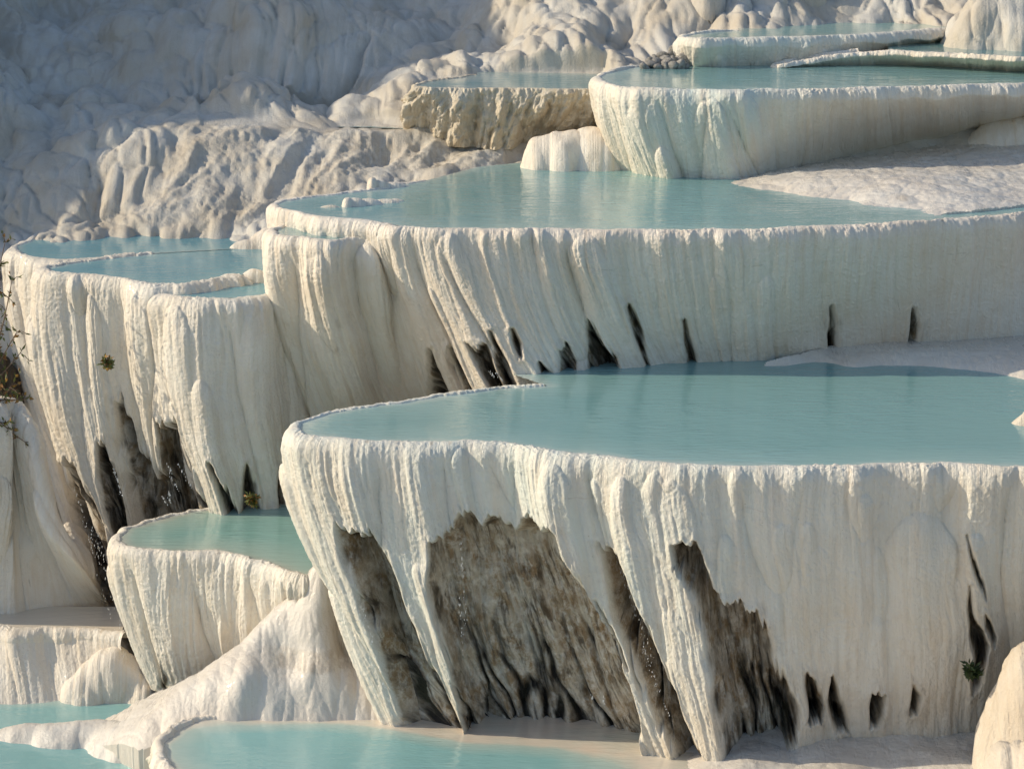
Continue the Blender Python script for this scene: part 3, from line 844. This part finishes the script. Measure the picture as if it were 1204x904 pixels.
# shelf behind the front pool on the right
SH = hpts([(905,433,3.97,'z'),(930,424,4.05,'z'),(1000,429,4.02,'z'),(1000,412,4.1,'z'),(1060,428,4.02,'z'),(1100,405,4.12,'z'),(1120,428,4.05,'z'),(1160,434,4.03,'z'),(1204,441,4.04,'z'),(1180,418,4.18,'z'),(1204,400,4.12,'z'),(1300,460,4.0,'z'),(1300,400,4.2,'z'),(1400,420,4.2,'z'),
 (960,440,3.85,'z'),(1060,442,3.85,'z'),(1150,450,3.85,'z'),(1204,462,3.85,'z')])
X, Y = grid(3.0, 13.0, 38.0, 44.0, .025)
Zs = tps(SH[:, :2], SH[:, 2], X, Y, .004)
pxs, pys = project(np.dstack([X, Y, Zs]))
ins = poly_sd(pxs, pys, [(890,445),(900,425),(1000,400),(1100,390),(1200,375),(1400,350),(1400,480),(1204,475),(1100,455),(960,450)]) > 0
sh = heightsheet('shore', X, Y, Zs, M_BANK, ins, .02 * fbm(X * 3, Y * 2, 241, 4) + .012 * (cushions(X * 5, Y * 3, 242) - .4), None,
                 sheet_attrs(X, Y, Zs, .3 * sstep(.1, .4, fbm(X * 1.2, Y * 2.5, 243, 3))))
tag(sh, 'thin wet white shelf at the back of the front pool under the middle terrace', 'shore', None, 'structure')

# bank of the foreground: ridge from the low terrace down to the bottom pools
BK = hpts([(348,683,1.14,'z'),(362,677,1.22,'z'),(385,678,1.22,'z'),(430,676,1.2,'z'),(480,676,1.18,'z'),(400,662,1.1,'z'),(370,664,1.08,'z'),(440,660,1.1,'z'),(340,706,38.25,'d'),(322,723,38.1,'d'),(300,745,37.95,'d'),(262,779,37.75,'d'),(230,802,37.6,'d'),(200,824,37.5,'d'),(178,841,37.4,'d'),
 (400,692,38.38,'d'),(400,720,38.28,'d'),(350,735,38.08,'d'),(470,715,38.3,'d'),(330,757,37.8,'d'),(400,757,37.98,'d'),(470,757,38.0,'d'),(300,772,37.6,'d'),(350,776,37.56,'d'),(400,777,37.55,'d'),(470,778,37.55,'d'),(270,797,37.35,'d'),(300,795,37.25,'d'),(360,797,37.2,'d'),(460,799,37.2,'d'),
 (245,818,37.25,'d'),(222,838,37.15,'d'),(200,852,37.1,'d'),(185,866,37.05,'d'),(168,846,37.6,'d'),(150,862,37.5,'d'),(140,850,38.2,'d'),(175,828,38.2,'d'),(205,808,38.5,'d'),(262,790,38.7,'d'),(310,760,38.8,'d'),(335,722,38.9,'d'),(130,845,38.9,'d'),
 (250,842,37.05,'d'),(285,815,37.05,'d'),(270,840,36.97,'d'),(290,838,37.0,'d'),(330,818,37.1,'d'),(400,818,37.08,'d'),(460,820,37.06,'d'),(310,842,36.95,'d'),(350,842,36.95,'d'),(400,843,36.95,'d'),(455,846,36.95,'d'),(350,860,36.8,'d'),(440,862,36.8,'d'),(270,818,37.1,'d')])
X, Y = grid(-7.2, -1.0, 35.2, 41.5, .02)
Zb = tps(BK[:, :2], BK[:, 2], X, Y, .006)
pxb, pyb = project(np.dstack([X, Y, Zb]))
inb = poly_sd(X, Y, [tuple(atd(*q)[:2]) for q in [(338,690,38.9),(356,668,38.6),(370,660,38.9),(430,655,39.0),(442,690,38.6),(452,770,37.6),(468,800,37.1),(472,852,36.82),(310,850,36.85),(262,848,36.85),(222,842,37.0),(190,862,36.95),(165,875,37.0),(120,862,37.7),(125,845,39.0),(205,808,38.8),(262,790,39.0),(310,760,39.0)]]) > -.03
db = .02 * fbm(X * 1.8, (Y - Zb) * 1.5, 251, 4) + .10 * (pillows(X * 1.3 + .4 * Y, (Y - Zb) * .9, 252) - .5) * (1 - .75 * (1 - sstep(.1, .35, Zb)) * sstep(300, 330, pxb)) + .03 * (cushions(X * 3.1, (Y - Zb) * 2.0, 255) - .4) + .012 * (billow((X + .7 * Y) * 4, (X * .7 - Y) * 1.0, 253) - .4) + .008 * fbm(X * 14, Y * 14, 254, 3)
bk = heightsheet('bank', X, Y, Zb, M_BANK, inb, db, None, sheet_attrs(X, Y, Zb, .46 * (1 - sstep(.10, .24, np.abs(Zb + .04))) * sstep(285, 330, pxb)))
tag(bk, 'smooth white bank sloping from the low left terrace to the bottom pool', 'bank', None, 'structure')

# floor at the foot of the big front terrace, right
X, Y = grid(.3, 9.0, 31.5, 37.2, .022)
Zf = -1.02 + .085 * np.clip(X - 1.2, 0, 3) + .07 * fbm(X * .9, Y * .9, 261, 3)
fl = heightsheet('floor', X, Y, Zf, M_BANK, None, .16 * (pillows(X * .7, Y * .7, 262) - .4) * sstep(1.6, 3.2, X) + .03 * (pillows(X * 2.1, Y * 1.5, 263) - .4) + .01 * fbm(X * 10, Y * 10, 264, 3), None,
                 sheet_attrs(X, Y, Zf, .3 * sstep(.0, .4, fbm(X * .8, Y * 1.2, 265, 3))))
tag(fl, 'lumpy white floor at the foot of the big front terrace', 'ground', None, 'structure')

# =================================================================== MOUNDS
mound('smooth three lobed white mound in front of the yellow crusted wall', [(636,200,6.4,.48,.75,.66,2.6),(662,201,6.4,.5,.75,.74,2.6),(698,200,6.4,.70,.85,.86,2.4),(665,180,6.4,.95,1.1,.95,3.5),(715,180,6.4,.9,1.2,1.0,3.5)], seed=301, k=5, flute=.05, rough=.0)
mound('rounded bluish white hump at the right foot of the upper terrace', [(1195,172,6.8,1.1,.8,.62,2.4),(1150,178,6.7,.5,.5,.3,2.2)], seed=305, rough=.0)
mound('sparkling cream boulder like bulge in the bottom right corner', [(1212,880,-.3,.85,.9,1.7,2.1),(1265,870,-.3,1.1,1.0,2.35,2.1),(1185,950,-.4,.6,.7,1.0,2.1),(1245,960,-.4,.8,.7,1.5,2.1)], seed=309, mat=M_CREAM, k=6, rgh2=.10, flute=.09, rough=.03, zb=-1.3, lumpf=1.6)
mound('smooth cream swelling between the left ledge and the low terrace prow', [(135,824,-1.95,.80,.6,.98,2.1),(100,830,-1.95,.55,.5,.6,2.1),(170,828,-1.95,.5,.6,.5,2.1)], seed=313, mat=M_TRAVG, rough=.0, k=7, rgh2=.05)
mound('small pale rock breaking the water at the right edge of the front pool', [(1207,508,3.85,.30,.3,.34,2.0),(1228,508,3.85,.4,.3,.36,2.0)], seed=317, mat=M_CREAM, name='rock', cat='rock', rough=.05, k=8)
mound('wide low white mound between the two bottom left pools', [(105,880,-1.95,1.5,.55,.50,1.8),(30,876,-1.95,1.0,.45,.38,1.8),(160,890,-1.95,.95,.8,.62,1.8)], seed=321, mat=M_BANK, rough=.012, flute=.015, k=8)
mound('low shaded white swell at the foot of the front terrace beside its small hollows', [(965,868,-1.05,.75,.4,.24,2),(1060,862,-1.05,.9,.5,.36,2),(1115,848,-1.05,.6,.5,.62,2)], seed=325, k=8, rough=.0, flute=.02)
mound('white wedge shaped rim cutting into the left of the middle pool', [(408,246,6.44,.14,.22,.21,3),(418,245.2,6.44,.28,.20,.19,2.6),(434,243.8,6.44,.42,.18,.16,2.4),(454,241.6,6.44,.5,.16,.12,2.2),(388,247.5,6.44,.42,.10,.10,2),(464,240,6.44,.4,.14,.10,2)], seed=401, k=30, rough=.0, flute=.01, wob=.02, name='rock_ledge', cat='ledge', res=.014)
mound('smaller white wedge rim farther back in the left of the middle pool', [(438,225,6.44,.13,.22,.26,3),(447,224.4,6.44,.26,.2,.21,2.6),(460,223.4,6.44,.4,.18,.15,2.2),(472,222.5,6.44,.36,.14,.10,2)], seed=403, k=30, rough=.0, flute=.01, wob=.02, name='rock_ledge', cat='ledge', res=.014)
mound('bluish rough bank joining the topmost terrace to the corner rocks', [(1075,60,8.2,.7,.6,.5,2),(1110,55,8.2,.6,.6,.65,2)], seed=405, k=9, rough=.04, flute=.03)
mound('dark mound in place of the black rock hollow behind the dry shrub at left', [(2,478,2.3,.42,.4,1.05,2.4),(-30,478,2.3,.6,.4,1.1,2.4)], seed=407, k=9, rough=.12, flute=.1, name='rock', cat='rock', mat=M_DARK)  # solid mound placed where the dark hollow is; its darkness is colour
mound('big cream rock mass jutting into the top right corner', [(1172,63,8.4,1.15,.8,1.35,2),(1140,59,8.4,.7,.6,.85,2),(1215,62,8.4,1.3,.9,1.9,2),(1195,66,8.4,.6,.6,.9,2)], seed=329, rough=.09, flute=.03, name='rock_outcrop', cat='rocks', mat=M_HILL, k=7, lumpf=1.7)
mound('row of cream lobes hanging behind the topmost pool', [(832,33,8.7,.45,.6,1.5,2.2),(870,33,8.7,.38,.6,.8,2.2),(905,31,8.7,.55,.7,1.1,2.2),(950,29,8.7,.6,.7,1.3,2.2),(1000,26,8.7,.55,.7,1.1,2.2),(1050,24,8.7,.55,.7,1.3,2.2),(1095,22,8.7,.45,.7,1.1,2.2)], seed=333, rough=.05, flute=.05, name='rock_outcrop', cat='rocks', mat=M_HILL, k=12)
mound('tall fluted cream buttress above the grey stones', [(760,42,8.2,.55,.6,1.5,2.6),(735,40,8.2,.4,.5,1.1,2.4),(790,40,8.2,.5,.6,1.5,2.6)], seed=337, rough=.05, flute=.2, name='rock_outcrop', cat='rocks', mat=M_HILL, k=10)
mound('low white wedge bank at the back corner of the left pools', [(318,292,5.2,.6,.38,.42,1.6),(288,294,5.2,.45,.25,.2,1.6)], seed=341, rough=.01, flute=.012, k=12, wob=.04)
mound('knobbly white ledge crossing the second left pool', [(300,325,5.2,.38,.14,.14,1.8),(272,327.5,5.2,.5,.10,.10,1.8)], seed=345, rough=.01, flute=.012, k=14, wob=.04, name='rock_ledge', cat='ledge')

FOOT = np.array([at(*q, ZP0) for q in [(380,846),(465,856),(550,871),(650,876),(740,888),(800,900)]])
# =================================================================== POOLS
water('still turquoise pool on the big front terrace', ['T1', (1400,420), (1204,385), (905,415), (700,425), (600,440)], Z1 - .004, M_WATER, .04, shallow=1.3)
water('long blue green pool on the middle terrace', ['T2', (1400,150), (1204,200), (900,190), (760,170), (640,188), (560,196)], Z2 - .004, M_WATER, .045, shallow=1.2)
water('tiny pool on the low tier of the middle terrace', ['T2b'], 6.21, M_WATERB, .03, shallow=.3)
water('aqua pool on the upper right terrace', ['T3', (1330,60), (1100,68), (830,70)], Z3 - .004, M_WATER, .05, shallow=1.0)
water('highest thin pool below the lumpy rocks', ['T4', (1160,18), (850,18)], Z4 - .004, M_WATERG, .05, shallow=.8)
water('thin wet pool behind the low sunlit rim', [(1045,62), (1100,64), (1150,66.5), (1204,69.5), (1320,74), (1320,52), (1100,46), (1040,52)], 8.55, M_WATERB, .05, shallow=.6)
water('small still pool above the yellow crusted wall', ['TC', (760,86), (560,84)], 7.945, M_WATERB, .04, shallow=3)
water('dark narrow pool under the shaded slope', [(232,147.2), (330,148.2), (430,150.2), (484,152.2), (490,143), (420,136), (320,132), (230,134)], 6.955, M_WATERB, .04, shallow=.2)
water('farthest of the three left pools', ['L1', (300,292), (330,270), (200,262)], ZL1 - .004, M_WATERL, .04, shallow=1.0)
water('second left pool in front of the farthest one', ['L2', (330,318), (330,290), (250,290)], ZL2 - .011, M_WATERL, .04, shallow=.8)
water('small bright pool against the middle terrace', ['L3', (400,320), (320,312)], ZL3 - .004, M_WATERL, .04, shallow=.6)
water('pale green pool on the low left terrace', ['LL', (450,690), (450,600), (380,585)], ZLL - .004, M_WATERG, .04, shallow=1.2)
water('shallow turquoise pool at the foot of the front terrace', ['P0', (640,960), (980,960), (980,892), (820,868), (740,850), (600,836), (470,828)], ZP0 + .02, M_WATERS, .035, shallow=.8, edgefn=lambda X, Y: np.clip((2.1 - X) / 1.6, 0, 1) * np.clip((np.interp(X, FOOT[:, 0], FOOT[:, 1]) - Y - .05) / .6, 0, 1))
water('bright blue pool in the bottom left corner', [(-120,1000), (-120,825), (60,822), (180,818), (200,845), (190,880), (200,1000)], -1.78, M_WATERS, .04, shallow=.5)
water('film of water on the ledge of the left cascade', ['M2', (150,712), (-90,712)], -.75, M_FILM, .04, shallow=9)

# =================================================================== STONES
def stone_mesh(seed):
    import bmesh
    bm = bmesh.new(); bmesh.ops.create_icosphere(bm, subdivisions=3, radius=1)
    r = random.Random(seed)
    planes = [(Vector((r.uniform(-1, 1), r.uniform(-1, 1), r.uniform(-1, 1))).normalized(), r.uniform(.62, .9)) for _ in range(9)]
    for v in bm.verts:
        for n, d in planes:
            e = v.co.dot(n) - d
            if e > 0: v.co -= n * e * .85
    me = bpy.data.meshes.new('stone'); bm.to_mesh(me); bm.free()
    me.polygons.foreach_set('use_smooth', np.ones(len(me.polygons), bool))
    return me


m_stone, nt, bs = nodes_of('grey_stone')
pos = N(nt, 'ShaderNodeTexCoord').outputs['Object']
c = mix(nt, ramp(nt, noise(nt, pos, 2.5, 5), .35, .65), (.26, .245, .22), (.50, .47, .42))
nt.links.new(c, bs.inputs['Base Color']); bs.inputs['Roughness'].default_value = .85
b = N(nt, 'ShaderNodeBump'); b.inputs['Distance'].default_value = .06
nt.links.new(noise(nt, pos, 6, 6), b.inputs['Height']); nt.links.new(b.outputs[0], bs.inputs['Normal'])
sms = [stone_mesh(k) for k in range(5)]
for me in sms: me.materials.append(m_stone)
STN = [(758,79),(766,76),(774,79),(783,78),(791,79),(799,78),(806,77),(763,72),(772,73),(781,71),(790,72),(798,70),(805,70),(778,66),(787,65),(795,64),(803,62),(792,58),(800,56),(807,54),(798,50),(806,48),(770,69),(785,75),(811,64)]
for i, (px, py) in enumerate(STN):
    p = atd(px, py, 50.2 + (79 - py) * .055)
    o = bpy.data.objects.new('stone', sms[i % 5]); COL.objects.link(o)
    s = random.uniform(.085, .15)
    o.location = (p[0], p[1], p[2]); o.scale = (s * 1.25, s, s * .8); o.rotation_euler = (random.random(), random.random(), random.random() * 6)
    tag(o, 'grey loose stone in the heap beside the topmost terrace', 'stone', 'loose grey stones heaped by the topmost terrace')

# =================================================================== PLANTS
def plant_mat(name, a, b_):
    m, nt, bs = nodes_of(name)
    pos = N(nt, 'ShaderNodeTexCoord').outputs['Object']
    nt.links.new(mix(nt, ramp(nt, noise(nt, pos, 9, 3), .35, .65), a, b_), bs.inputs['Base Color'])
    bs.inputs['Roughness'].default_value = .6
    return m


M_TWIG = plant_mat('dry_twig', (.10, .065, .04), (.20, .14, .09))
M_LEAF = plant_mat('green_leaf', (.05, .075, .015), (.16, .17, .03))
M_DRY = plant_mat('dry_leaf', (.20, .07, .02), (.34, .20, .03))
M_MOSS = plant_mat('moss_leaf', (.02, .035, .01), (.06, .09, .02))


def tube(V, F, pts, r0, r1, n=5):
    base = len(V)
    pts = [Vector(p) for p in pts]
    for i, p in enumerate(pts):
        d = (pts[min(i + 1, len(pts) - 1)] - pts[max(i - 1, 0)]).normalized()
        a = d.orthogonal().normalized(); b2 = d.cross(a)
        r = r0 + (r1 - r0) * i / (len(pts) - 1)
        for k in range(n):
            t = 2 * math.pi * k / n
            V.append(tuple(p + a * math.cos(t) * r + b2 * math.sin(t) * r))
    for i in range(len(pts) - 1):
        for k in range(n):
            F.append((base + i * n + k, base + i * n + (k + 1) % n, base + (i + 1) * n + (k + 1) % n, base + (i + 1) * n + k))


def leaf(V, F, p, d, l, w):
    d = Vector(d).normalized(); s = d.orthogonal().normalized()
    s.rotate(__import__('mathutils').Quaternion(d, random.random() * 6.28)); n = d.cross(s)
    p = Vector(p); b_ = len(V)
    for q in (p, p + d * l * .35 + s * w * .5 + n * w * .12, p + d * l, p + d * l * .35 - s * w * .5 + n * w * .12, p + d * l * .4 - n * w * .15):
        V.append(tuple(q))
    F += [(b_, b_ + 1, b_ + 4, b_ + 4), (b_ + 1, b_ + 2, b_ + 4, b_ + 4), (b_ + 2, b_ + 3, b_ + 4, b_ + 4), (b_ + 3, b_, b_ + 4, b_ + 4)]


def tri(F):
    return np.array([(f[0], f[1], f[2]) for f in F])


def shrub(label, root_p, tips, leafn, lsize, mats, spread=.25, name='shrub', group=None, tw=.012):
    rt = empty(name, root_p); tag(rt, label, 'shrub' if name == 'shrub' else 'plant', group)
    V, F = [], []; LV, LF = [], []; DV, DF = [], []
    for tp in tips:
        a = Vector(root_p); b_ = Vector(tp)
        mid = (a + b_) / 2 + Vector([random.uniform(-1, 1) * spread * .6 for _ in range(3)])
        pts = [a * (1 - t) ** 2 + mid * 2 * t * (1 - t) + b_ * t * t for t in np.linspace(0, 1, 8)]
        tube(V, F, pts, tw, tw * .35)
        for j in range(2, 8):
            for _ in range(2):
                q = pts[j] + Vector([random.uniform(-1, 1) * spread for _ in range(3)]) * .8
                tube(V, F, [pts[j], (pts[j] + q) / 2 + Vector((0, 0, spread * .1)), q], tw * .45, tw * .2, 4)
                for _ in range(leafn):
                    lp = pts[j].lerp(q, random.random())
                    dd = Vector([random.uniform(-1, 1) for _ in range(3)]) + (q - pts[j]).normalized()
                    if random.random() < .75: leaf(LV, LF, lp, dd, lsize * random.uniform(.6, 1.2), lsize * .4)
                    else: leaf(DV, DF, lp, dd, lsize * random.uniform(.6, 1.1), lsize * .6)
    mesh_obj('twigs', np.array(V), np.array(F), M_TWIG, rt)
    if LV: mesh_obj('leaves', np.array(LV), tri(LF), mats[0], rt)
    if DV: mesh_obj('dry_leaves', np.array(DV), tri(DF), mats[1], rt)
    return rt


DS = 42.6
shrub('straggly dry shrub with sparse leaves hanging at the left edge', atd(-25, 470, DS),
      [atd(6, 285, DS - .4), atd(-4, 270, DS), atd(14, 330, DS - .5), atd(20, 390, DS - .6), atd(24, 415, DS - .3), atd(10, 350, DS), atd(-8, 300, DS + .2), atd(30, 520, DS - .5), atd(12, 505, DS - .6), atd(28, 470, DS - .2), atd(2, 440, DS - .6), atd(16, 450, DS - .3)],
      4, .11, (M_LEAF, M_DRY), .24, tw=.02)
def tuft(label, px, py, dist, h, n=7, mats=(M_LEAF, M_DRY)):
    p = atd(px, py, dist)
    tips = [p + np.array([random.uniform(-.5, .5) * h, -random.uniform(.1, .5) * h, random.uniform(.3, 1) * h]) for _ in range(n)]
    shrub(label, p, tips, 2, h * .45, mats, h * .3, 'plant_tuft', None, .004)
tuft('tiny green sprig growing on the left terrace drapery', 128, 432, 41.3, .20)
tuft('small yellow green sprig at the foot of the left drapery folds', 297, 594, 40.6, .20)
tuft('mossy fern tuft in the slit at the right of the front terrace', 1142, 795, 35.0, .24, 12, (M_MOSS, M_MOSS))

# =================================================================== DRIPS
def drops():
    V, F = [], []
    import bmesh
    bm = bmesh.new(); bmesh.ops.create_icosphere(bm, subdivisions=1, radius=1)
    bv = np.array([v.co[:] for v in bm.verts]); bf = np.array([[v.index for v in f.verts] for f in bm.faces]); bm.free()
    segs = [((402,625),(470,850),37.0,150,36.2),((545,620),(560,860),36.2,60,35.6),((715,650),(800,890),35.8,120,35.2),((738,790),(750,850),35.6,50,35.4),((690,800),(702,850),35.7,30,35.5),
            ((85,555),(165,800),41.5,200,40.6),((185,565),(205,610),41.0,90,40.6),((195,540),(232,605),41.0,90,40.6),((130,540),(150,610),41.4,60,40.8),((565,420),(590,452),41.0,30,40.6)]
    for (a, b_, d0, n, d1) in segs:
        for _ in range(max(2, n // 24)):
            off = random.gauss(0, 7); t0 = random.uniform(0, .6); t1 = min(1.0, t0 + random.uniform(.15, .5)); dd = random.uniform(.06, .3)
            for k in range(int(16 * (t1 - t0) / .3)):
                t = random.uniform(t0, t1)
                px = a[0] + (b_[0] - a[0]) * t + off + random.gauss(0, .8); py = a[1] + (b_[1] - a[1]) * t
                p = atd(px, py, d0 + (d1 - d0) * t - dd)
                s = random.uniform(.002, .0048)
                F.append(bf + len(V) * len(bv)); V.append(bv * np.array([s, s, s * random.uniform(2, 7)]) + p)
    o = mesh_obj('water_drops', np.concatenate(V), np.concatenate(F), M_DROP)
    tag(o, 'falling water drops glinting in front of the dark hollows', 'water drops', None, 'stuff')


M_DROP, nt, bs = nodes_of('water_drop')
bs.inputs['Base Color'].default_value = (.85, .87, .88, 1); bs.inputs['Roughness'].default_value = .05; bs.inputs['IOR'].default_value = 1.33
drops()

# =================================================================== LIGHT, SKY, CAMERA
EL, AZ = math.radians(27), math.radians(-2.5)
d = Vector((-math.cos(EL) * math.cos(AZ), -math.cos(EL) * math.sin(AZ), math.sin(EL)))
sun = bpy.data.lights.new('sun', 'SUN'); sun.energy = 3.8; sun.angle = math.radians(.5); sun.color = (1.0, .86, .645)
so = bpy.data.objects.new('sun', sun); COL.objects.link(so); so.rotation_euler = d.to_track_quat('Z', 'Y').to_euler(); so.location = (-30, 20, 40)
w = bpy.data.worlds.new('World'); scene.world = w; w.use_nodes = True
nt = w.node_tree; bg = nt.nodes['Background']
sky = nt.nodes.new('ShaderNodeTexSky'); sky.sky_type = 'NISHITA'; sky.sun_disc = False
sky.sun_elevation = EL; sky.sun_rotation = math.radians(270) - AZ
nt.links.new(sky.outputs[0], bg.inputs[0]); bg.inputs[1].default_value = .15

cam = bpy.data.cameras.new('camera'); co = bpy.data.objects.new('camera', cam); COL.objects.link(co)
co.location = (0, 0, CAM_Z); co.rotation_euler = (math.pi / 2 - PITCH, 0, 0)
cam.sensor_fit = 'HORIZONTAL'; cam.angle = HFOV; cam.clip_end = 1000
scene.camera = co
vs = scene.view_settings
vs.view_transform = 'Standard'; vs.look = 'None'; vs.exposure = 0.12; vs.gamma = 1.0; vs.use_curve_mapping = False
